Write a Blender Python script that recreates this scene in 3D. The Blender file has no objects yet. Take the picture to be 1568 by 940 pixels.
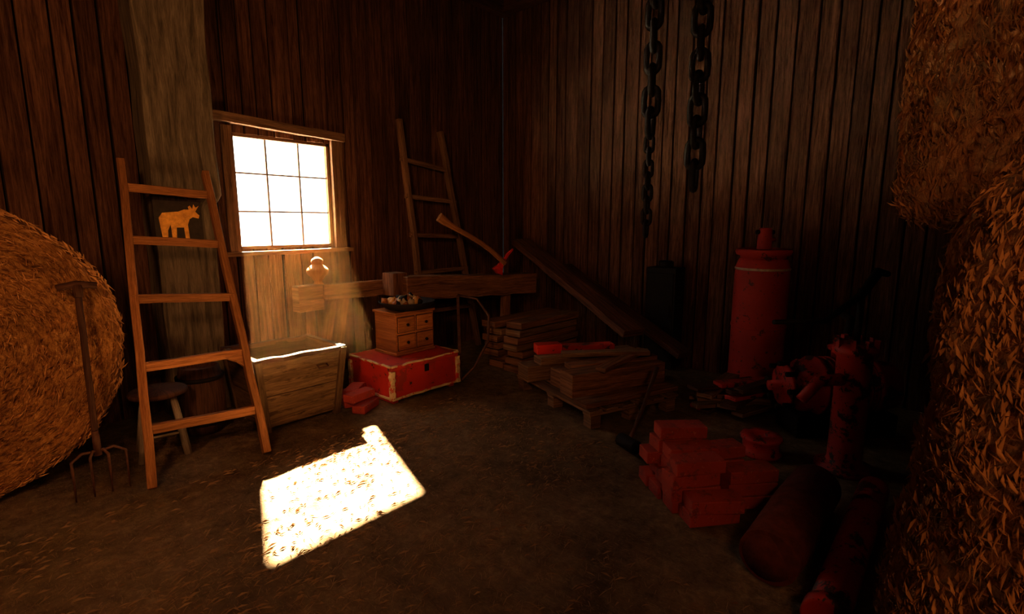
import bpy,bmesh,math,random,bisect
from mathutils import Vector,Matrix,noise
random.seed(7)
V=Vector
def rr(a,b): return random.uniform(a,b)
scene=bpy.context.scene
try: scene.view_settings.view_transform='Standard'
except Exception: pass

# ---------------------------------------------------------------- materials
def newmat(name):
    m=bpy.data.materials.new(name); m.use_nodes=True
    nt=m.node_tree; nt.nodes.clear()
    out=nt.nodes.new('ShaderNodeOutputMaterial'); b=nt.nodes.new('ShaderNodeBsdfPrincipled')
    nt.links.new(b.outputs[0],out.inputs[0])
    return m,nt,b
def c4(c): return (c[0],c[1],c[2],1)
def noise_n(nt,vec,scale,detail=6,rough=.6,dist=0):
    n=nt.nodes.new('ShaderNodeTexNoise'); n.inputs['Scale'].default_value=scale
    n.inputs['Detail'].default_value=detail; n.inputs['Roughness'].default_value=rough
    n.inputs['Distortion'].default_value=dist
    nt.links.new(vec,n.inputs['Vector']); return n.outputs['Fac']
def mapping(nt,src,scale):
    mp=nt.nodes.new('ShaderNodeMapping'); mp.inputs['Scale'].default_value=scale
    nt.links.new(src,mp.inputs['Vector']); return mp.outputs[0]
def ramp(nt,fac,stops):
    r=nt.nodes.new('ShaderNodeValToRGB'); e=r.color_ramp.elements
    while len(e)<len(stops): e.new(.5)
    for i,(p,c) in enumerate(stops):
        e[i].position=p; e[i].color=c4(c) if hasattr(c,'__len__') else (c,c,c,1)
    nt.links.new(fac,r.inputs[0]); return r.outputs[0]
def mix(nt,fac,a,b,mode='MIX'):
    m=nt.nodes.new('ShaderNodeMix'); m.data_type='RGBA'; m.blend_type=mode
    for sock,v in ((m.inputs[0],fac),(m.inputs[6],a),(m.inputs[7],b)):
        if isinstance(v,bpy.types.NodeSocket): nt.links.new(v,sock)
        elif hasattr(v,'__len__'): sock.default_value=c4(v)
        elif sock.type=='RGBA': sock.default_value=(v,v,v,1)
        else: sock.default_value=v
    return m.outputs[2]
def bump(nt,b,h,strength,dist=.01):
    n=nt.nodes.new('ShaderNodeBump'); n.inputs['Strength'].default_value=strength
    n.inputs['Distance'].default_value=dist
    nt.links.new(h,n.inputs['Height']); nt.links.new(n.outputs[0],b.inputs['Normal'])
def wood(name,c1,c2,sv=26,su=1.3,rough=.8,bmp=.6,patch=None,pth=.6,spec=.15,lo_c=.5):
    m,nt,b=newmat(name)
    tc=nt.nodes.new('ShaderNodeTexCoord'); uv=tc.outputs['UV']
    g=noise_n(nt,mapping(nt,uv,(su,sv,1)),1.6,9,.65,.6)
    lo=noise_n(nt,mapping(nt,uv,(.35,.9,1)),1.5,2,.5)
    fine=noise_n(nt,mapping(nt,uv,(6,120,1)),1.5,4,.7)
    col=ramp(nt,g,[(.32,c1),(.68,c2)])
    col=mix(nt,1,col,ramp(nt,lo,[(.3,lo_c),(.7,1.)]),'MULTIPLY')
    col=mix(nt,1,col,ramp(nt,fine,[(.35,.5),(.6,1.)]),'MULTIPLY')
    if patch:
        pf=noise_n(nt,mapping(nt,uv,(3,14,1)),1.7,6,.7)
        col=mix(nt,ramp(nt,pf,[(pth,0.),(pth+.05,1.)]),col,patch)
    nt.links.new(col,b.inputs['Base Color']); b.inputs['Roughness'].default_value=rough
    b.inputs['Specular IOR Level'].default_value=spec
    hm=mix(nt,.4,g,fine); bump(nt,b,hm,bmp,.012)
    return m
def paint(name,c,worn,under=(.03,.02,.015),th=.58,rough=.5,scale=6,metal=0):
    m,nt,b=newmat(name)
    tc=nt.nodes.new('ShaderNodeTexCoord'); o=tc.outputs['Object']
    n1=noise_n(nt,o,scale,8,.7,.3); n2=noise_n(nt,o,scale*3.3,6,.7); n3=noise_n(nt,o,2.0,3,.5)
    col=mix(nt,ramp(nt,n3,[(.3,0.),(.7,1.)]),c,tuple(x*.55 for x in c))
    col=mix(nt,ramp(nt,n1,[(th,0.),(th+.02,1.)]),col,worn)
    col=mix(nt,ramp(nt,n2,[(.62,0.),(.65,1.)]),col,under)
    nt.links.new(col,b.inputs['Base Color']); b.inputs['Roughness'].default_value=rough
    b.inputs['Metallic'].default_value=metal; b.inputs['Specular IOR Level'].default_value=.3
    bump(nt,b,n1,.4,.006); return m
def haymat(name,c0,c1,c2,rows=False):
    m,nt,b=newmat(name)
    tc=nt.nodes.new('ShaderNodeTexCoord'); s=nt.nodes.new('ShaderNodeSeparateXYZ')
    nt.links.new(tc.outputs['Object'],s.inputs[0])
    def math_(op,a,bb=None):
        n=nt.nodes.new('ShaderNodeMath'); n.operation=op
        for i,v in enumerate((a,bb)):
            if v is None: continue
            if isinstance(v,bpy.types.NodeSocket): nt.links.new(v,n.inputs[i])
            else: n.inputs[i].default_value=v
        return n.outputs[0]
    r=math_('SQRT',math_('ADD',math_('MULTIPLY',s.outputs[0],s.outputs[0]),math_('MULTIPLY',s.outputs[1],s.outputs[1])))
    th=math_('ARCTAN2',s.outputs[1],s.outputs[0])
    cb=nt.nodes.new('ShaderNodeCombineXYZ')
    if rows: k=(70,75,11)
    else: k=(48,7,48)
    nt.links.new(math_('MULTIPLY',r,k[0]),cb.inputs[0]); nt.links.new(math_('MULTIPLY',th,k[1]),cb.inputs[1]); nt.links.new(math_('MULTIPLY',s.outputs[2],k[2]),cb.inputs[2])
    g=noise_n(nt,cb.outputs[0],1.2,8,.75,.8)
    f=noise_n(nt,tc.outputs['Object'],110 if rows else 75,6,.8,1.2)
    l=noise_n(nt,tc.outputs['Object'],3,4,.6)
    h=mix(nt,.4,g,f)
    col=ramp(nt,h,[(.40,c0),(.5,c1),(.62,c2)])
    col=mix(nt,1,col,ramp(nt,l,[(.3,.45),(.62,1.)]),'MULTIPLY')
    nt.links.new(col,b.inputs['Base Color']); b.inputs['Roughness'].default_value=.9
    b.inputs['Specular IOR Level'].default_value=.1
    bump(nt,b,h,.7 if rows else 1.0,.010 if rows else .028); return m
def strawmat(name,c1,c2):
    m,nt,b=newmat(name); tc=nt.nodes.new('ShaderNodeTexCoord')
    f=noise_n(nt,tc.outputs['UV'],1,2,.5)
    nt.links.new(ramp(nt,f,[(.3,c1),(.7,c2)]),b.inputs['Base Color']); b.inputs['Roughness'].default_value=.7
    b.inputs['Specular IOR Level'].default_value=.2
    return m
def plain(name,c,rough=.6,metal=0,sc=20,spec=.25):
    m,nt,b=newmat(name); tc=nt.nodes.new('ShaderNodeTexCoord')
    f=noise_n(nt,tc.outputs['Object'],sc,6,.7)
    nt.links.new(ramp(nt,f,[(.3,tuple(x*.5 for x in c)),(.7,tuple(min(1,x*1.35) for x in c))]),b.inputs['Base Color'])
    b.inputs['Roughness'].default_value=rough; b.inputs['Metallic'].default_value=metal; b.inputs['Specular IOR Level'].default_value=spec
    bump(nt,b,f,.4,.006); return m

M_wall=wood('barn_board_wood',(.042,.016,.009),(.26,.115,.062),sv=26,patch=(.34,.19,.11),pth=.73,bmp=1.0,lo_c=.3,rough=.95,spec=.04)
M_back=plain('dark_backing',(.008,.004,.003),.9)
M_post=wood('rough_post_wood',(.075,.055,.036),(.38,.285,.18),sv=12,su=1.2,bmp=.9,patch=(.12,.08,.045),pth=.68)
M_ladder=wood('ladder_pine',(.30,.10,.028),(.6,.24,.07),sv=30)
M_old=wood('old_grey_wood',(.11,.05,.025),(.40,.21,.105),sv=26)
M_dark=wood('dark_timber',(.035,.013,.007),(.15,.06,.03),sv=22)
M_bench=wood('bench_wood',(.08,.03,.013),(.42,.175,.075),sv=20)
M_plank=wood('leaning_plank_wood',(.05,.018,.009),(.26,.10,.047),sv=20)
M_bin=wood('bin_wood',(.075,.036,.013),(.24,.13,.053),sv=18,patch=(.05,.023,.009),pth=.55,lo_c=.4)
M_binI=wood('bin_inside_darkened',(.02,.009,.004),(.07,.033,.013),sv=18,lo_c=.4)  # bin wood with a darkened colour inside, to curb sun glare and bounce
M_draw=wood('drawer_wood',(.32,.09,.02),(.65,.23,.06),sv=24,rough=.5)
M_white=wood('pale_worn_wood',(.22,.15,.1),(.5,.38,.28),sv=20)
M_red=paint('red_chest_paint',(.52,.026,.011),(.26,.025,.013),th=.57,scale=5)
M_edge=paint('chipped_cream_paint',(.7,.5,.26),(.45,.03,.015),th=.53,scale=14)
M_cyl=paint('red_cylinder_paint',(.40,.022,.010),(.07,.015,.009),th=.60,scale=9,rough=.7)
M_mach=paint('red_machine_paint',(.42,.02,.011),(.03,.01,.006),th=.54,scale=9,rough=.55)
M_brick=paint('red_brick',(.40,.04,.02),(.2,.03,.02),under=(.45,.13,.07),th=.56,scale=16,rough=.85)
M_rust=plain('rusty_iron',(.09,.035,.018),.6,.3)
M_iron=plain('black_iron',(.008,.005,.004),.7,0,spec=.12)
M_cream=plain('cream_band',(.4,.3,.2),.6)
M_onion=plain('vegetable_skin',(.45,.22,.05),.5)
M_hay=haymat('hay_packed',(.09,.03,.008),(.46,.18,.042),(.85,.42,.12))
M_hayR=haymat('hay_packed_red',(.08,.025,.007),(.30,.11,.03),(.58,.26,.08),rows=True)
M_straw=strawmat('hay_straw',(.25,.10,.03),(.75,.36,.11))
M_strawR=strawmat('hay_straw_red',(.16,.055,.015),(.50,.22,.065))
M_strawF=strawmat('floor_straw',(.12,.06,.025),(.34,.20,.10))
M_orange=plain('moose_orange',(.9,.36,.05),.6)
M_plate=plain('sign_plate',(.03,.02,.012),.6)
M_axer=paint('axe_red',(.7,.03,.015),(.3,.02,.01),th=.6,rough=.4)
M_bark=plain('log_bark',(.09,.02,.012),.95,0,14,.1)
M_snow=plain('outdoor_ground',(.75,.8,.85),.9)
# floor
M_floor,nt,b=newmat('dirt_floor')
tc=nt.nodes.new('ShaderNodeTexCoord'); o=tc.outputs['Object']
f1=noise_n(nt,o,1.3,4,.6); f2=noise_n(nt,o,12,11,.76,.3); f3=noise_n(nt,mapping(nt,o,(46,11,1)),1.6,5,.7,1.8)
col=ramp(nt,f2,[(.32,(.08,.05,.026)),(.52,(.17,.108,.057)),(.70,(.28,.185,.10))])
col=mix(nt,1,col,ramp(nt,f1,[(.38,.5),(.6,1.)]),'MULTIPLY')
col=mix(nt,ramp(nt,f3,[(.55,0.),(.66,.5)]),col,(.32,.205,.11))
nt.links.new(col,b.inputs['Base Color']); b.inputs['Roughness'].default_value=.95; b.inputs['Specular IOR Level'].default_value=.05
bump(nt,b,mix(nt,.35,f2,f3),.7,.033)
# glass
M_glass=bpy.data.materials.new('window_glass'); M_glass.use_nodes=True; nt=M_glass.node_tree; nt.nodes.clear()
o_=nt.nodes.new('ShaderNodeOutputMaterial'); t_=nt.nodes.new('ShaderNodeBsdfTransparent'); g_=nt.nodes.new('ShaderNodeBsdfGlossy'); mx=nt.nodes.new('ShaderNodeMixShader')
g_.inputs['Roughness'].default_value=.1; mx.inputs[0].default_value=.04
nt.links.new(t_.outputs[0],mx.inputs[1]); nt.links.new(g_.outputs[0],mx.inputs[2]); nt.links.new(mx.outputs[0],o_.inputs[0])

# ---------------------------------------------------------------- builder
def frame(d):
    d=d.normalized(); up=V((0,0,1)) if abs(d.z)<.97 else V((0,1,0))
    s=d.cross(up).normalized(); u=s.cross(d).normalized(); return d,s,u
class B:
    def __init__(s,name,*mats):
        s.name=name; s.mats=mats; s.bm=bmesh.new(); s.uv=s.bm.loops.layers.uv.new('UVMap')
    def face(s,vs,uvs,mi,smooth):
        try: f=s.bm.faces.new(vs)
        except ValueError: return
        f.material_index=mi; f.smooth=smooth
        for l,u in zip(f.loops,uvs): l[s.uv].uv=u
    def loft(s,rings,mi=0,smooth=False,caps=(1,1),closed=False):
        ru,rv=rr(0,50),rr(0,50); n=len(rings[0])
        cen=[sum(r,V())/n for r in rings]; us=[0]
        for i in range(1,len(rings)):
            us.append(us[-1]+max((cen[i]-cen[i-1]).length,(rings[i][0]-rings[i-1][0]).length))
        big=max(rings,key=lambda r:(r[0]-r[n//2]).length); vsn=[0]
        for j in range(n): vsn.append(vsn[-1]+(big[(j+1)%n]-big[j]).length)
        bv=[[s.bm.verts.new(p) for p in r] for r in rings]
        m=len(rings)
        for i in range(m if closed else m-1):
            k=(i+1)%m
            for j in range(n):
                jj=(j+1)%n; u0=us[i]+ru; u1=(us[k] if k else us[i]+.05)+ru
                s.face([bv[i][j],bv[k][j],bv[k][jj],bv[i][jj]],[(u0,vsn[j]+rv),(u1,vsn[j]+rv),(u1,vsn[j+1]+rv),(u0,vsn[j+1]+rv)],mi,smooth)
        if not closed:
            for c,idx in ((caps[0],0),(caps[1],m-1)):
                if c:
                    vs=bv[idx] if idx==0 else bv[idx][::-1]
                    c0=cen[idx]; d,a,u=frame((cen[-1]-cen[0]) if (cen[-1]-cen[0]).length>1e-6 else V((0,0,1)))
                    s.face(vs,[(ru+(v.co-c0).dot(a)*.4,rv+(v.co-c0).dot(u)) for v in vs],mi,False)
    def beam(s,p0,p1,w,h,mi=0,roll=0,seg=1,wob=0,w1=None,h1=None):
        p0=V(p0);p1=V(p1); d,a,u=frame(p1-p0)
        if roll:
            q=Matrix.Rotation(roll,3,d); a=q@a;u=q@u
        rings=[]; w1=w if w1 is None else w1; h1=h if h1 is None else h1
        for i in range(seg+1):
            t=i/seg; c=p0.lerp(p1,t); ww=w+(w1-w)*t; hh=h+(h1-h)*t
            if wob: c=c+a*rr(-wob,wob)+u*rr(-wob,wob); ww*=1+rr(-1,1)*wob*4; hh*=1+rr(-1,1)*wob*4
            rings.append([c-a*ww/2-u*hh/2,c+a*ww/2-u*hh/2,c+a*ww/2+u*hh/2,c-a*ww/2+u*hh/2])
        s.loft(rings,mi)
    def box(s,c,size,mi=0,rz=0,M=None):
        c=V(c); k=max(range(3),key=lambda i:size[i])
        R=Matrix.Rotation(rz,3,'Z') if M is None else M
        ax=[R@V((1,0,0)),R@V((0,1,0)),R@V((0,0,1))]; a,bb=[(1,2),(2,0),(0,1)][k]
        rings=[]
        for t in (-.5,.5):
            o=c+ax[k]*size[k]*t
            rings.append([o+ax[a]*size[a]*x+ax[bb]*size[bb]*y for x,y in((-.5,-.5),(.5,-.5),(.5,.5),(-.5,.5))])
        s.loft(rings,mi)
    def tube(s,pts,r,mi=0,n=10,closed=False,smooth=True,flat=1):
        pts=[V(p) for p in pts]; rings=[]; m=len(pts)
        if not hasattr(r,'__len__'): r=[r]*m
        pu=None
        for i in range(m):
            if closed: d=pts[(i+1)%m]-pts[i-1]
            else: d=pts[min(i+1,m-1)]-pts[max(i-1,0)]
            d.normalize()
            if pu is None: _,a,u=frame(d)
            else:
                a=d.cross(pu).normalized(); u=a.cross(d).normalized()
            pu=u
            rings.append([pts[i]+(a*math.cos(q)+u*math.sin(q)*flat)*r[i] for q in [2*math.pi*k/n for k in range(n)]])
        s.loft(rings,mi,smooth,closed=closed)
    def cyl(s,p0,p1,r0,r1=None,mi=0,n=20,seg=1):
        p0=V(p0);p1=V(p1); r1=r0 if r1 is None else r1
        s.tube([p0.lerp(p1,i/seg) for i in range(seg+1)],[r0+(r1-r0)*i/seg for i in range(seg+1)],mi,n)
    def lathe(s,base,prof,mi=0,n=28,axis=(0,0,1)):
        d,a,u=frame(V(axis)); base=V(base)
        s.loft([[base+d*z+(a*math.cos(q)+u*math.sin(q))*max(r,.0005) for q in [2*math.pi*k/n for k in range(n)]] for r,z in prof],mi,True)
    def prism(s,pts,o,ax,ay,depth,mi=0):
        o=V(o);ax=V(ax);ay=V(ay);nz=ax.cross(ay).normalized()
        s.loft([[o+ax*x+ay*y+nz*z for x,y in pts] for z in(0,depth)],mi)
    def straws(s,samples,mi,lmin,lmax,w,lift=.25):
        for p,nrm,t in samples:
            t=(t+nrm*rr(0,lift)).normalized(); l=rr(lmin,lmax); sd=t.cross(nrm)
            if sd.length<1e-4: continue
            sd=sd.normalized()*w*rr(.6,1.2); q=rr(0,200); 
            mid=p+t*l*.5+nrm*rr(0,.012); e=p+t*l
            vs=[s.bm.verts.new(x) for x in(p-sd,p+sd,mid+sd,e,mid-sd)]
            s.face(vs,[(q,q)]*5,mi,False)
    def finish(s,bevel=0,rot=None,loc=None,angle=35):
        bm=s.bm
        bmesh.ops.recalc_face_normals(bm,faces=bm.faces[:])
        me=bpy.data.meshes.new(s.name)
        if loc is None:
            xs=[v.co for v in bm.verts]
            loc=V(((min(v.x for v in xs)+max(v.x for v in xs))/2,(min(v.y for v in xs)+max(v.y for v in xs))/2,min(v.z for v in xs)))
            for v in bm.verts: v.co-=loc
        bm.to_mesh(me); bm.free()
        for m in s.mats: me.materials.append(m)
        ob=bpy.data.objects.new(s.name,me); scene.collection.objects.link(ob); ob.location=loc
        if rot: ob.rotation_euler=rot
        if bevel:
            md=ob.modifiers.new('bevel','BEVEL'); md.width=bevel; md.segments=2; md.limit_method='ANGLE'; md.angle_limit=math.radians(40)
        return ob

# ---------------------------------------------------------------- room
RX,WY,H=5.5,5.1,4.5; LX,FY=-2.6,-3.2
WX0,WX1,WZ0,WZ1=1.90,2.86,1.36,2.41
f=B('floor',M_floor); f.box(((LX+RX)/2,(FY+WY)/2,-.06),(RX-LX+.4,WY-FY+.4,.12)); f.finish()
def boards(b,axis,a0,a1,face,sgn,holes=()):
    a=a0
    while a<a1-.01:
        w=min(rr(.12,.19),a1-a); c=a+w/2; off=rr(0,.02); th=.03
        spans=[(0,H)]
        for h0,h1,z0,z1 in holes:
            if a+w>h0 and a<h1: spans=[(0,z0),(z1,H)]
        for z0,z1 in spans:
            if axis=='x': b.beam((c,face+sgn*(off-th/2),z0),(c,face+sgn*(off-th/2),z1),w-rr(.010,.026),th)
            else: b.beam((face+sgn*(off-th/2),c,z0),(face+sgn*(off-th/2),c,z1),th,w-rr(.010,.026))
        a+=w
w=B('wall_back',M_wall,M_back)
boards(w,'x',LX,WX0,WY,-1); boards(w,'x',WX0,WX1,WY,-1,[(WX0,WX1,WZ0,WZ1)]); boards(w,'x',WX1,RX,WY,-1)
y=WY+.055
w.box(((LX-.2+WX0)/2,y,H/2),(WX0-LX+.2,.05,H),1); w.box(((RX+.2+WX1)/2,y,H/2),(RX+.2-WX1,.05,H),1)
w.box(((WX0+WX1)/2,y,WZ0/2),(WX1-WX0,.05,WZ0),1); w.box(((WX0+WX1)/2,y,(H+WZ1)/2),(WX1-WX0,.05,H-WZ1),1)
w.finish(.004)
w=B('wall_right',M_wall,M_back); boards(w,'y',FY,WY-.02,RX,-1); w.box((RX+.075,(FY+WY)/2,H/2),(.11,WY-FY,H),1); w.finish(.004)
w=B('wall_left',M_wall,M_back); boards(w,'y',FY,WY-.02,LX,1); w.box((LX-.075,(FY+WY)/2,H/2),(.11,WY-FY,H),1); w.finish(.004)
w=B('wall_front',M_wall,M_back); boards(w,'x',LX,RX,FY,1); w.box(((LX+RX)/2,FY-.075,H/2),(RX-LX+.3,.11,H),1); w.finish(.004)
c=B('ceiling',M_wall,M_dark)
x=LX
while x<RX:
    c.beam((x+.12,FY-.1,H+.04),(x+.12,WY+.1,H+.04),.235,.08); x+=.24
c.finish()
c=B('trim_1',M_dark)
c.beam((LX,WY-.1,H-.09),(RX,WY-.1,H-.09),.14,.18); c.beam((RX-.1,FY,H-.09),(RX-.1,WY-.18,H-.09),.14,.18)
c.finish(.01)
# window
w=B('window_1',M_old,M_glass,M_white)
cx=(WX0+WX1)/2; yo=WY+.03
for xx in(WX0+.015,WX1-.015): w.box((xx,yo,(WZ0+WZ1)/2),(.03,.05,WZ1-WZ0),0)
for zz in(WZ0+.015,WZ1-.015): w.box((cx,yo,zz),(WX1-WX0,.05,.03),0)
for i in(1,2):
    w.box((WX0+(WX1-WX0)*i/3,yo,(WZ0+WZ1)/2),(.015,.018,WZ1-WZ0-.05),2)
    w.box((cx,yo,WZ0+(WZ1-WZ0)*i/3),(WX1-WX0-.05,.018,.015),2)
w.box((cx,yo+.012,(WZ0+WZ1)/2),(WX1-WX0-.05,.003,WZ1-WZ0-.05),1)
w.beam((WX0-.045,WY-.03,WZ0-.06),(WX0-.045,WY-.03,WZ1+.05),.09,.04,0,seg=6,wob=.003)
w.beam((WX1+.065,WY-.03,WZ0-.06),(WX1+.065,WY-.03,WZ1+.05),.12,.04,0,seg=6,wob=.003)
w.beam((WX0-.20,WY-.05,WZ1+.12),(WX1+.14,WY-.05,WZ1+.065),.08,.08,0,seg=8,wob=.003)
w.beam((WX0-.13,WY-.05,WZ0-.04),(WX1+.18,WY-.05,WZ0-.035),.07,.04,0,seg=6,wob=.002)
w.finish(.004)
g=B('ground_outside',M_snow); g.box((2,30,-.3),(90,49,.1)); g.finish()

# rough post
def live(b,x0,x1,y0,y1,z0,z1,n=22,amp=.02,mi=0):
    rings=[]
    for i in range(n+1):
        z=z0+(z1-z0)*i/n
        l=x0+noise.noise(V((z*1.7,3.1,0)))*amp*2; r=x1+noise.noise(V((z*1.5,9.1,0)))*amp*2.5-(.07 if z<1.75 else 0)
        yy=y0+noise.noise(V((z*2,5,0)))*amp*.4
        rings.append([V((l,yy,z)),V((r,yy,z)),V((r,y1,z)),V((l,y1,z))])
    b.loft(rings,mi)
p=B('wooden_post',M_post); live(p,1.17,1.66,4.74,WY-.05,0,H-.19,40,.012); p.finish(.008)

# ---------------------------------------------------------------- hay bales
def bale(name,r,L,mat,smat,loc,rot,nst,seed,amp=.035,lift=.5,smax=.12,sh0=.07,sh1=.07,flare=0,sw=.0018,vert=0,oct=3):
    b=B(name,mat,smat); nu=170; ns=44; off=V((seed*7.3,seed*3.1,0))
    def rad(z): return r*(1+flare*(.5-z/L))
    prof=[]
    for i in range(10): prof.append(((rad(0)-sh0)*(i+.2)/10,0,0))
    for i in range(8):
        q=math.pi/2*i/7; prof.append((rad(0)-sh0+sh0*math.sin(q),sh0-sh0*math.cos(q),1))
    for i in range(1,ns): z=sh0+(L-sh0-sh1)*i/ns; prof.append((rad(z),z,1))
    rt=rad(L-sh1)
    for i in range(8):
        q=math.pi/2*i/7; prof.append((rt-sh1+sh1*math.cos(q),L-sh1+sh1*math.sin(q),1))
    for i in range(9,-1,-1): prof.append(((rt-sh1)*(i+.2)/10,L,0))
    def disp(p): return noise.fractal(p*4+off,1.0,2.1,oct)*amp+noise.noise(p*1.7+off)*amp
    rings=[]; nn=len(prof); nrms=[]
    for i in range(nn):
        a=prof[max(i-1,0)]; c=prof[min(i+1,nn-1)]; dr,dz=c[0]-a[0],c[1]-a[1]; l=math.hypot(dr,dz) or 1
        nrms.append((dz/l,-dr/l))
    for (pr,z,k),(nr,nz) in zip(prof,nrms):
        ring=[]
        for j in range(nu):
            q=2*math.pi*j/nu; p=V((pr*math.cos(q),pr*math.sin(q),z-L/2))
            d=disp(p); ring.append(p+V((math.cos(q)*nr,math.sin(q)*nr,nz))*d)
        rings.append(ring)
    b.loft(rings,0,True)
    segs=[]; tot=0
    for i in range(nn-1):
        a,c=prof[i],prof[i+1]; ar=math.hypot(c[0]-a[0],c[1]-a[1])*(a[0]+c[0]); tot+=ar; segs.append(tot)
    sm=[]
    for _ in range(nst):
        i=bisect.bisect(segs,random.random()*tot); i=min(i,nn-2); t=random.random(); a,c=prof[i],prof[i+1]
        pr=a[0]+(c[0]-a[0])*t; z=a[1]+(c[1]-a[1])*t; nr,nz=nrms[i]
        q=rr(0,2*math.pi); ca,sa=math.cos(q),math.sin(q); p=V((pr*ca,pr*sa,z-L/2)); nrm=V((ca*nr,sa*nr,nz)); p+=nrm*(disp(p)-.003)
        base=V((0,0,random.choice((-1,1)))) if random.random()<vert else V((-sa,ca,0))*random.choice((-1,1))
        tt=base+V((rr(-1,1),rr(-1,1),rr(-1,1)))*.7; tt-=nrm*tt.dot(nrm)
        if tt.length<.05: continue
        sm.append((p,nrm,tt.normalized()))
    b.straws(sm,1,.03,smax,sw,lift)
    return b.finish(loc=V(loc),rot=rot)
bale('round_hay_bale',.87,1.0,M_hay,M_straw,(-.13,4.47,.885),(math.radians(90),math.radians(140),0),26000,1,lift=.4,smax=.08,sh0=.1,sh1=.1,sw=.0015)
bale('round_hay_bale',.80,1.86,M_hayR,M_strawR,(1.99,-.74,.97),(0,0,.6),90000,2,.05,.5,smax=.07,sh1=.5,flare=.08,sw=.0009,vert=.7)
bale('round_hay_bale',.72,1.50,M_hayR,M_strawR,(3.70,-.70,.79),(0,0,1.1),6000,3,.04,.7)
bale('round_hay_bale',.80,1.5,M_hayR,M_strawR,(3.60,-.48,2.33),(0,0,2.1),55000,4,.055,.5,smax=.09,sh0=.2,sw=.0013,vert=.8)

# ---------------------------------------------------------------- ladders
def ladder(name,L0,L1,R0,R1,ts,w,h,mat,rw=.03,rh=.07,ext=.0):
    b=B(name,mat); L0,L1,R0,R1=map(V,(L0,L1,R0,R1))
    b.beam(L0,L1,w,h,0,seg=8,wob=.004); b.beam(R0,R1,w,h,0,seg=8,wob=.004)
    for t,tr in ts:
        a=L0.lerp(L1,t); c=R0.lerp(R1,tr); d=(c-a).normalized()
        b.beam(a-d*(.02+ext),c+d*(.02+ext),rw,rh,0,seg=4,wob=.002)
    return b
b=ladder('wooden_ladder',(.72,3.57,.01),(.985,4.66,2.05),(1.40,3.56,.01),(1.53,4.66,2.0),
   [(.155,.14),(.33,.33),(.535,.525),(.725,.72),(.905,.91)],.05,.065,M_ladder,.04,.06)
b.prism([(0,0),(-.16,0),(-.05,-.06),(0,-.12)],(1.42,3.94,.66),(1,0,0),(0,.45,.89),.03); b.finish(.006)
b=ladder('loft_ladder',(3.84,4.78,.01),(3.68,5.0,2.76),(4.68,4.78,.01),(4.28,5.0,2.70),
   [(.2,.2),(.37,.38),(.53,.53),(.69,.69),(.84,.83)],.055,.07,M_old,.035,.05,.03); b.finish(.006)
# moose sign on post
s=B('moose_sign',M_plate,M_orange)
sx,sy,sz=1.32,4.70,1.60
s.box((sx,sy+.005,sz+.01),(.33,.03,.33),0)
moose=[(-.12,-.12),(-.085,-.12),(-.08,-.05),(-.06,-.01),(-.055,-.12),(-.025,-.12),(-.02,-.03),(.03,-.03),(.035,-.12),(.065,-.12),(.06,-.01),(.075,.03),(.1,.045),(.14,.035),(.148,.058),(.12,.085),(.15,.13),(.125,.115),(.11,.14),(.10,.105),(.085,.13),(.07,.12),(.075,.1),(.04,.1),(0,.085),(-.06,.08),(-.11,.075),(-.135,.04),(-.13,-.02)]
moose=[(x,y*1.08) for x,y in moose]
s.prism(moose,(sx,sy-.011,sz),(1,0,0),(0,0,1),-.012,1); s.finish(.002)
# pitchfork
p=B('pitchfork',M_dark,M_rust)
p0=V((.51,3.74,.28)); p1=V((.53,3.83,1.22)); p.tube([p0.lerp(p1,i/8)+V((rr(-.002,.002),0,0)) for i in range(9)],.017)
p.tube([(.44,3.84,1.24),(.53,3.835,1.255),(.62,3.84,1.24)],[.02,.022,.02]); p.cyl(p1-V((0,.01,.04)),p1+V((0,0,.03)),.022,.024)
p.cyl(p0-V((0,.004,.03)),p0+V((0,0,.12)),.02,.018,1)
for k in(-1.5,-.5,.5,1.5):
    xx=.51+k*.085
    p.tube([(.51,3.735,.27),(.51+k*.05,3.725,.285),(xx,3.71,.25),(xx,3.70,.14),(xx,3.715,.01)],[.009,.009,.008,.007,.004],1,8)
p.finish()
# stool
s=B('wooden_stool',M_dark,M_white); sc=V((.93,4.14,0))
s.lathe(sc+V((0,0,.42)),[(.0,0),(.15,0),(.175,.01),(.178,.03),(.165,.042),(0,.045)])
for q in(.6,2.2,3.75,5.3):
    dd=V((math.cos(q),math.sin(q),0)); s.cyl(sc+dd*.11+V((0,0,.43)),sc+dd*.19+V((0,0,.0)),.022,.026,1,12)
for a_,b_ in((.6,2.2),(3.75,5.3)):
    s.cyl(sc+V((math.cos(a_),math.sin(a_),0))*.16+V((0,0,.16)),sc+V((math.cos(b_),math.sin(b_),0))*.16+V((0,0,.16)),.01,None,1,8)
s.finish()
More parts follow.
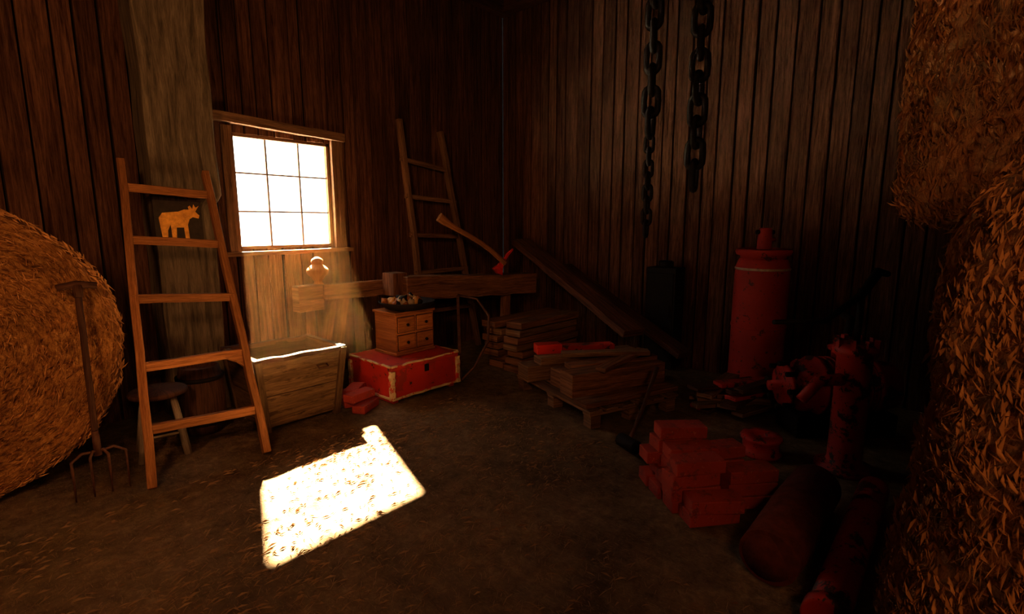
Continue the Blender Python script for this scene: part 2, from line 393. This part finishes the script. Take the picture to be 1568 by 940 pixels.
# bin
b=B('wooden_feed_bin',M_bin,M_dark,M_binI); x0,x1,y0,y1,hh=1.54,2.17,3.93,4.48,.57
def fl(z): return (z-.3)*.10
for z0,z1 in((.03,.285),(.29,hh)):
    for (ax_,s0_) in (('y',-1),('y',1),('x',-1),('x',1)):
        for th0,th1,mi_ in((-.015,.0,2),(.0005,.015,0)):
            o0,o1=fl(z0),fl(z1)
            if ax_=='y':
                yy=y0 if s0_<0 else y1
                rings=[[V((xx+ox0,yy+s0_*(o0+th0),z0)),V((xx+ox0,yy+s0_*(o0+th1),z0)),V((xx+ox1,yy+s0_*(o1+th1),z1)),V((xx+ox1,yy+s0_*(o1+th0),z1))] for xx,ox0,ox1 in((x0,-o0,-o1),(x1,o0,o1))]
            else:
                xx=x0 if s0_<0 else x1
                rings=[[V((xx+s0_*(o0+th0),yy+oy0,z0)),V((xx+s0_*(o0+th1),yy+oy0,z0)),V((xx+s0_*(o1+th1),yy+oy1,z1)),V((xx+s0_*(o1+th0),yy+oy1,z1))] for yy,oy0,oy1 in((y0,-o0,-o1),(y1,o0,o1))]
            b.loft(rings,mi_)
b.box(((x0+x1)/2,(y0+y1)/2,.06),(x1-x0,y1-y0,.03))
for xx in(x0-.005,x1+.005):
    for yy in(y0-.02,y1+.02):
        sx_=-1 if xx<1.8 else 1; sy_=-1 if yy<4.2 else 1
        b.beam((xx-sx_*.03,yy-sy_*.03,0),(xx+sx_*.03,yy+sy_*.025,.58),.05,.05)
b.beam((x0-.06,y0-.03,hh+.006),(x1+.06,y0-.03,hh+.002),.045,.035,1,seg=10,wob=.007)
b.beam((x0-.06,y1+.03,hh+.008),(x1+.06,y1+.03,hh+.004),.045,.035,1,seg=10,wob=.007)
b.beam((x0-.035,y0,hh+.006),(x0-.035,y1,hh+.006),.045,.03,0); b.beam((x1+.035,y0,hh+.006),(x1+.035,y1,hh+.006),.045,.03,0)
b.tube([(1.98,y0-.03,.46),(1.98,y0-.065,.44),(2.06,y0-.065,.44),(2.06,y0-.03,.46)],.008,1,8)
b.finish(.004)
k=B('old_wooden_keg',M_dark,M_iron)
k.lathe((1.26,4.36,0),[(0,.0),(.13,.0),(.16,.12),(.165,.25),(.16,.4),(.135,.52),(.12,.52),(.12,.49),(0,.49)])
for z in(.08,.42): k.lathe((1.26,4.36,z),[(.14,0),(.163,0),(.166,.03),(.14,.03)],1)
k.finish()
# loose bricks beside chest
b=B('loose_bricks',M_brick)
for cc,rz in(((2.36,3.82,.037),.5),((2.38,3.98,.037),-.3),((2.35,3.90,.112),.2),((2.37,4.16,.037),1.2),((2.40,4.06,.112),.7)): b.box(cc,(.26,.12,.07),0,rz)
b.finish(.006)
# red chest
b=B('red_wooden_chest',M_red,M_edge,M_iron); x0,x1,y0,y1=2.57,3.34,3.72,4.38
b.box(((x0+x1)/2,(y0+y1)/2,.175),(x1-x0,y1-y0,.27)); b.box(((x0+x1)/2,(y0+y1)/2,.332),(x1-x0+.02,y1-y0+.02,.05))
for xx in(x0+.05,x1-.05): b.box((xx,(y0+y1)/2,.02),(.06,y1-y0-.05,.04))
for xx in(x0,x1):
    for yy in(y0,y1): b.beam((xx,yy,.04),(xx,yy,.31),.045,.045,1,seg=10,wob=.006)
for yy in(y0-.008,y1+.008): b.beam((x0-.01,yy,.352),(x1+.01,yy,.352),.025,.018,1,seg=18,wob=.005); b.beam((x0,yy+.004,.05),(x1,yy+.004,.05),.014,.024,1,seg=14,wob=.004)
for xx in(x0-.008,x1+.008): b.beam((xx,y0,.352),(xx,y1,.352),.025,.018,1,seg=18,wob=.005); b.beam((xx+.004,y0,.05),(xx+.004,y1,.05),.014,.024,1,seg=14,wob=.004)
b.box(((x0+x1)/2,y0-.008,.27),(.05,.012,.07),2); b.finish(.006)
# drawers
b=B('small_drawer_cabinet',M_draw,M_dark,M_iron); x0,x1,y0,y1,z0,z1=2.80,3.25,3.96,4.30,.362,.775
b.box(((x0+x1)/2,(y0+y1)/2,(z0+z1)/2),(x1-x0,y1-y0,z1-z0-.04)); b.box(((x0+x1)/2,(y0+y1)/2,z1-.012),(x1-x0+.03,y1-y0+.03,.024)); b.box(((x0+x1)/2,(y0+y1)/2,z0+.012),(x1-x0+.02,y1-y0+.02,.024))
for i in range(2):
    for j in range(2):
        xc=x0+.115+i*.22; zc=z0+.122+j*.17
        b.box((xc,y0-.002,zc),(.205,.008,.155),1); b.box((xc,y0-.007,zc),(.19,.016,.14),0)
        b.lathe((xc,y0-.014,zc),[(.006,0),(.008,.01),(.016,.018),(.014,.028),(0,.03)],2,12,(0,-1,0))
b.finish(.004)
# bowl with onions
b=B('bowl_of_vegetables',M_iron,M_onion,M_draw,M_cream); bc=V((3.02,4.07,.777))
b.lathe(bc,[(0,0),(.14,0),(.21,.03),(.265,.085),(.273,.085),(.267,.07),(.21,.02),(.1,.01),(0,.01)])
for i in range(34):
    q=rr(0,6.28); r=rr(0,.20); sz=rr(.03,.05); p=bc+V((math.cos(q)*r,math.sin(q)*r,.05+sz*.5+rr(0,.05)*(1-r*3)))
    b.lathe(p-V((0,0,sz)),[(0,0),(sz*.6,sz*.2),(sz,sz*.8),(sz*.9,sz*1.3),(sz*.4,sz*1.75),(sz*.1,sz*2.1),(0,sz*2.15)],random.choice((1,1,2,3,0)),12,(rr(-.8,.8),rr(-.8,.8),1))
b.finish()
# workbench
b=B('carpenter_workbench',M_bench,M_ladder)
b.beam((2.38,4.86,.95),(3.5,4.84,.94),.24,.06,0,seg=6,wob=.003)
b.beam((2.50,4.72,.93),(3.45,4.66,.93),.06,.16,0,seg=6,wob=.003)
b.box((2.37,4.76,.89),(.27,.12,.25),0,.1)
b.lathe((2.49,4.78,.975),[(.05,0),(.055,.03),(.035,.06),(.06,.1),(.1,.14),(.105,.18),(.075,.21),(.045,.23),(.06,.25),(.05,.28),(.02,.3),(0,.305)],1,18)
b.beam((2.56,4.73,.0),(2.74,4.74,.92),.1,.08,0); b.beam((2.56,4.96,.0),(2.74,4.93,.92),.1,.08,0); b.beam((2.61,4.74,.25),(2.61,4.96,.25),.05,.08)
b.beam((3.25,4.46,.93),(5.12,4.24,.84),.20,.25,0,seg=10,wob=.007)
b.box((3.22,4.54,.97),(.18,.2,.24),0)
for xx,yy in((3.52,4.48),(4.7,4.30)):
    b.beam((xx-.06,yy-.01,.0),(xx,yy,.85),.10,.09); b.beam((xx+.12,yy+.10,.0),(xx,yy+.02,.85),.10,.09)
    b.beam((xx-.05,yy-.0,.3),(xx+.09,yy+.07,.3),.05,.08)
b.finish(.01)
# axe
b=B('axe',M_ladder,M_axer); h0=V((4.60,4.22,1.12)); h1=V((3.76,4.44,1.70)); d=(h1-h0).normalized()
b.tube([h0.lerp(h1,t)+V((0,0,.03*math.sin(t*5))) for t in(0,.1,.25,.4,.55,.7,.85,.93,1)],[.022,.022,.02,.02,.02,.02,.024,.034,.036],0,12,flat=1.5)
pd=(V((0,0,-1))-d*(-d.z)).normalized()
b.prism([(-.03,.05),(.03,.05),(.03,0),(.035,-.05),(.08,-.13),(.0,-.15),(-.08,-.13),(-.035,-.05),(-.03,0)],h0+d*.02+V((0,.02,0)),d,-pd,.04,1)
b.prism([(-.02,.05),(.02,.05),(.015,.12),(-.03,.22),(-.04,.2),(-.02,.1)],h0+d*.02+V((0,.015,0)),d,-pd,.03,1)
b.finish(.005)
# bow saw
b=B('bow_saw',M_rust); s0=V((3.42,3.76,.02)); s1=V((3.80,4.20,.82))
b.beam(s0,s1,.03,.006,0)
pts=[s0,s0+V((.14,-.05,.12)),V((3.76,3.70,.38)),V((3.90,3.82,.62)),V((3.92,4.02,.78)),s1]
b.tube(pts,.014,0,10); b.finish()
# lumber stack near corner
b=B('lumber_stack',M_dark,M_bench,M_old)
z=.04
for L in range(7):
    for r_ in range(2):
        yy=3.63+r_*.27+rr(-.02,.02)
        b.beam((3.92+rr(0,.2),yy,z),(5.15-rr(0,.1),yy-.03,z),rr(.2,.25),.07,random.choice((1,1,2)),seg=4,wob=.002)
    z+=.078
b.finish(.005)
# pallet & timbers
P=V((3.27,2.10,0)); e1=V((.344,.939,0)); e2=V((.939,-.344,0))
def pl(a,c,z): return P+e1*a+e2*c+V((0,0,z))
b=B('wooden_pallet',M_old)
for c_ in(.06,.45,.86):
    for a_ in(.06,.6,1.14): b.beam(pl(a_-.05,c_,.05),pl(a_+.05,c_,.05),.1,.1)
for a_ in(.06,.6,1.14): b.beam(pl(a_,0,.112),pl(a_,.92,.112),.1,.022)
for i in range(6): b.beam(pl(0,.05+i*.165,.135),pl(1.2,.05+i*.165,.135),.115,.022,0,seg=4,wob=.001)
b.finish(.004)
b=B('timber_pile',M_dark,M_old,M_axer,M_bench,M_mach)
b.beam(pl(.42,.05,.25),pl(.38,1.05,.25),.2,.2,3,seg=6,wob=.003)
b.beam(pl(.66,.10,.23),pl(.66,1.05,.23),.19,.16,3,seg=6,wob=.003)
b.beam(pl(.98,-.06,.225),pl(.95,1.1,.225),.2,.15,1,seg=6,wob=.003)
b.beam(pl(.9,.05,.345),pl(.8,1.1,.345),.16,.07,1,seg=6,wob=.003)
b.beam(pl(.15,.0,.17),pl(.16,1.0,.17),.18,.04,3,seg=6,wob=.003)
b.beam(pl(1.02,.10,.425),pl(.96,.34,.425),.13,.09,2,seg=3,wob=.002)
b.beam(pl(.98,.30,.42),pl(.80,.85,.42),.13,.05,4,seg=3,wob=.002)
b.beam(pl(.62,.2,.335),pl(.45,1.05,.37),.16,.045,3,seg=4,wob=.002)
b.beam(pl(.80,.25,.405),pl(.40,.95,.43),.12,.04,1,seg=4,wob=.002)
b.beam(pl(.28,.30,.375),pl(.55,1.0,.41),.10,.04,3,seg=4,wob=.002)
b.finish(.006)
b=B('leaning_plank',M_plank)
b.beam((5.34,4.62,1.36),(4.66,2.5,.50),.28,.08,0,seg=8,wob=.004); b.finish(.006)
b=B('leaning_plank',M_dark)
b.beam((5.38,3.9,1.06),(4.88,2.05,.30),.2,.06,0,seg=8,wob=.003); b.finish(.006)
b=B('scrap_wood_heap',M_dark,M_old,M_mach)
for i in range(17):
    q=rr(-1.3,.1); L=rr(.5,.75); c_=V((rr(4.42,4.60),rr(1.2,1.6),.03+i*.014)); dd=V((math.cos(q),math.sin(q),rr(-.04,.04)))*L/2
    b.beam(c_-dd,c_+dd,rr(.07,.15),.035,random.choice((0,0,1,1,2)))
b.finish(.004)
# cabinet
b=B('black_metal_cabinet',M_iron)
b.box((5.32,2.5,.58),(.24,.34,1.1)); b.box((5.195,2.5,.6),(.012,.30,.95)); b.cyl((5.18,2.38,.6),(5.18,2.38,.72),.01); b.lathe((5.32,2.5,1.13),[(.08,0),(.08,.06),(.06,.07),(0,.07)])
b.finish(.01)
# gas cylinder
b=B('gas_cylinder',M_cyl,M_cream,M_iron); gc=V((5.20,1.48,0))
b.lathe(gc,[(0,.0),(.2,0),(.235,.03),(.24,.08),(.24,1.12),(.235,1.2),(.215,1.26),(.2,1.28)],0,36)
b.lathe(gc+V((0,0,1.17)),[(.236,0),(.243,.005),(.243,.02),(.225,.028)],1,36)
b.lathe(gc+V((0,0,1.25)),[(.19,0),(.2,.0),(.2,.05),(.235,.06),(.245,.09),(.24,.11),(.21,.12),(.2,.1),(0,.1)],0,36)
for z in(.12,.62): b.lathe(gc+V((0,0,z)),[(.238,0),(.246,.006),(.246,.03),(.238,.036)],0,36)
b.lathe(gc+V((0,0,1.34)),[(0,0),(.07,0),(.065,.05),(.06,.2),(.05,.22),(0,.22)],0,20)
b.cyl(gc+V((-.02,0,1.45)),gc+V((.1,-.06,1.45)),.02); b.cyl(gc+V((-.06,.06,1.52)),gc+V((.06,-.06,1.52)),.02,None,2)
b.finish()
# chains
def chain(x,y,zt,zb,hl,hw,wr,zthin=None):
    b=B('hanging_chain',M_iron); z=zt; i=0
    while z>zb:
        k=1 if (zthin is None or z>zthin) else .6
        L,W,r=hl*k,hw*k,wr*k; ang=rr(-.25,.25)+(math.pi/2 if i%2 else 0)+.2; dx=V((math.cos(ang),math.sin(ang),0)); pts=[]
        for q in range(16):
            a=2*math.pi*q/16; cx_=math.cos(a); sz_=math.sin(a)
            pts.append(V((x,y,z))+dx*W*cx_+V((0,0,(L-W)*(1 if sz_>0.01 else -1 if sz_<-.01 else 0)+W*sz_)))
        b.tube(pts,r,0,8,closed=True); z-=2*(L-r)-.004; i+=1
    b.finish()
chain(4.03,2.09,H-.1,1.5,.11,.056,.025,2.35)
chain(4.29,1.81,H-.1,1.9,.115,.062,.027)
# sledgehammer
b=B('sledgehammer',M_dark,M_iron)
b.cyl((3.08,1.60,.07),(3.14,1.76,.07),.05,None,1,10); b.tube([(3.11,1.68,.07),(3.45,1.75,.22),(3.88,1.86,.42)],[.017,.016,.02]); b.finish(.004)
# bricks
b=B('brick_stack',M_brick); ea=V((.74,-.67,0)); eb=V((.62,.785,0)); O=V((2.48,.98,0))
for i in range(4):
    n=[2,4,4,5][i]
    for L in range(n):
        for k in range(2 if L<[1,3,2,3][i] else 1):
            if k==1 and i==0: continue
            c_=O+ea*(.16+k*.31+rr(-.03,.03)+rr(-.02,.02)*L)+eb*(.08+i*.15+rr(-.01,.01))+V((0,0,.037+L*.075))
            b.box(c_,(.29,.135,.074),0,math.atan2(ea.y,ea.x)+rr(-.12,.12))
b.finish(.006)
# logs / pipe
b=B('log',M_bark,M_old)
b.tube([(2.30,.54,.14),(2.5,.53,.145),(2.8,.54,.14),(3.15,.53,.14)],[.125,.133,.130,.128],0,22)
b.lathe((2.305,.54,.14),[(.105,0),(.105,.008),(0,.01)],0,20,(-1,0,0)); b.finish()
b=B('iron_drain_pipe',M_mach)
b.tube([(2.12,.28,.09),(3.45,.29,.09)],.075,0,22); b.lathe((2.12,.28,.09),[(.075,0),(.088,0),(.088,.06),(.075,.06)],0,22,(1,.01,0)); b.finish()
# hand pump
b=B('hand_water_pump',M_mach,M_iron); hp=V((3.84,.50,0))
b.lathe(hp,[(0,0),(.17,0),(.17,.03),(.11,.05),(.1,.08),(.1,.76),(.125,.78),(.13,.82),(.1,.85),(0,.85)],0,28)
for i in range(8):
    q=i*math.pi/4; b.box(hp+V((math.cos(q)*.11,math.sin(q)*.11,.85)),(.03,.03,.07),0,q)
b.tube([hp+V((0,0,.84)),hp+V((0,0,1.2))],.02,1)
b.tube([hp+V((-.55,.35,1.02)),hp+V((-.2,.15,1.0)),hp+V((0,0,1.16)),hp+V((.12,-.06,1.3)),hp+V((.2,-.1,1.28))],[.014,.017,.024,.03,.02],1,10)
b.tube([hp+V((-.08,.05,.62)),hp+V((-.22,.15,.62)),hp+V((-.3,.22,.5))],[.04,.038,.034],0,14)
b.finish()
# engine
b=B('stationary_engine',M_mach,M_iron); a=V((.667,-.745,0)); ec=V((4.55,.66,.37))
b.lathe(ec-a*.45,[(0,0),(.1,0),(.12,.05),(.17,.08),(.2,.12),(.2,.2),(.23,.21),(.23,.24),(.2,.25),(.2,.6),(.23,.61),(.23,.64),(.2,.65),(.18,.8),(.1,.86),(0,.88)],0,30,a)
for i in range(7): b.lathe(ec-a*(.16-i*.05),[(.2,0),(.222,.0),(.222,.012),(.2,.012)],0,30,a)
for k in(-.25,.2): b.box((ec+a*k)*1-V((0,0,.28)),(.3,.3,.17),1,math.atan2(a.y,a.x))
b.lathe(ec+V((0,0,.17)),[(.09,0),(.09,.1),(.12,.11),(.12,.13),(.08,.14),(.08,.2),(0,.22)],0,20)
b.lathe(ec-a*.56,[(0,0),(.04,0),(.04,.09),(.16,.1),(.17,.12),(0,.13)],0,20,a)
for i in range(8):
    q=i*math.pi/4; up_=V((0,0,1)); sd=a.cross(up_); b.cyl(ec-a*.50+(up_*math.sin(q)+sd*math.cos(q))*.17,ec-a*.42+(up_*math.sin(q)+sd*math.cos(q))*.17,.02,None,1,6)
b.tube([ec+V((0,0,.35)),ec+V((.1,.0,.5)),ec+V((.3,.1,.52))],.03,1); b.finish()
b=B('belt_pulley',M_mach,M_iron)
b.lathe((3.72,.98,0),[(.05,0),(.13,0),(.14,.02),(.12,.04),(.12,.1),(.14,.12),(.13,.14),(.05,.14),(.045,.1),(.045,.02)],0,28); b.finish()
# straw litter (kept to the open floor)
b=B('straw_litter',M_strawF); sm=[]
for i in range(14000):
    x=rr(-1.5,3.1); y=rr(.3,3.5)
    if noise.noise(V((x*1.1,y*1.1,2)))<rr(-.6,.4): continue
    if x>2.1 and y<1.7: continue
    q=rr(-.5,.9) if random.random()<.6 else rr(0,6.28); sm.append((V((x,y,.002)),V((0,0,1)),V((math.cos(q),math.sin(q),0))))
b.straws(sm,0,.02,.07,.0011,.08); b.finish()

# ---------------------------------------------------------------- light
w=bpy.data.worlds.new('world'); scene.world=w; w.use_nodes=True; nt=w.node_tree
bg=nt.nodes['Background']; bg.inputs[0].default_value=(1,.95,.88,1); bg.inputs[1].default_value=5
SD=V((-1.04,-2.80,-2.38))
l=bpy.data.lights.new('sun','SUN'); l.energy=600; l.angle=.022; l.color=(1,.79,.50)
o=bpy.data.objects.new('sun',l); scene.collection.objects.link(o); o.rotation_euler=SD.to_track_quat('-Z','Y').to_euler(); o.location=(6,12,10)
def fill_light(name,loc,e,c,r,target=None,ang=90):
    l=bpy.data.lights.new(name,'SPOT' if target else 'POINT'); l.energy=e; l.color=c; l.shadow_soft_size=r
    o=bpy.data.objects.new(name,l); scene.collection.objects.link(o); o.location=loc
    if target:
        l.spot_size=math.radians(ang); l.spot_blend=1.0; o.rotation_euler=(V(target)-V(loc)).to_track_quat('-Z','Y').to_euler()
fill_light('warm_fill_point',(.0,-.75,2.15),60,(1,.42,.15),.2)  # added warm fill behind the camera for the right bales, no fixture there
fill_light('warm_fill_spot',(-1.3,.3,2.8),290,(1,.43,.15),.3,(.5,4.4,1.1),98)  # added fill spot that brightens the left bale and ladder, no real source
# dusty air lit by the sunbeam
vm=bpy.data.materials.new('dusty_air'); vm.use_nodes=True; nt=vm.node_tree; nt.nodes.clear()
o_=nt.nodes.new('ShaderNodeOutputMaterial'); vs=nt.nodes.new('ShaderNodeVolumeScatter')
vs.inputs['Color'].default_value=(1,.42,.13,1); vs.inputs['Density'].default_value=.0045; vs.inputs['Anisotropy'].default_value=.2
nt.links.new(vs.outputs[0],o_.inputs['Volume'])
b=B('dust_haze',vm)
top=[V((1.86,5.0,1.30)),V((2.90,5.0,1.30)),V((2.90,5.0,2.46)),V((1.86,5.0,2.46))]
b.loft([top,[p+SD*((p.z-.66)/2.38) for p in top]],0); b.finish()

cd=bpy.data.cameras.new('camera'); cam=bpy.data.objects.new('camera',cd); scene.collection.objects.link(cam)
cd.sensor_width=36; cd.lens=36*790/1568; cd.clip_start=.05
cam.location=(0,0,1.6); cam.rotation_euler=(math.radians(90-9.2),0,math.radians(-48.2)); scene.camera=cam
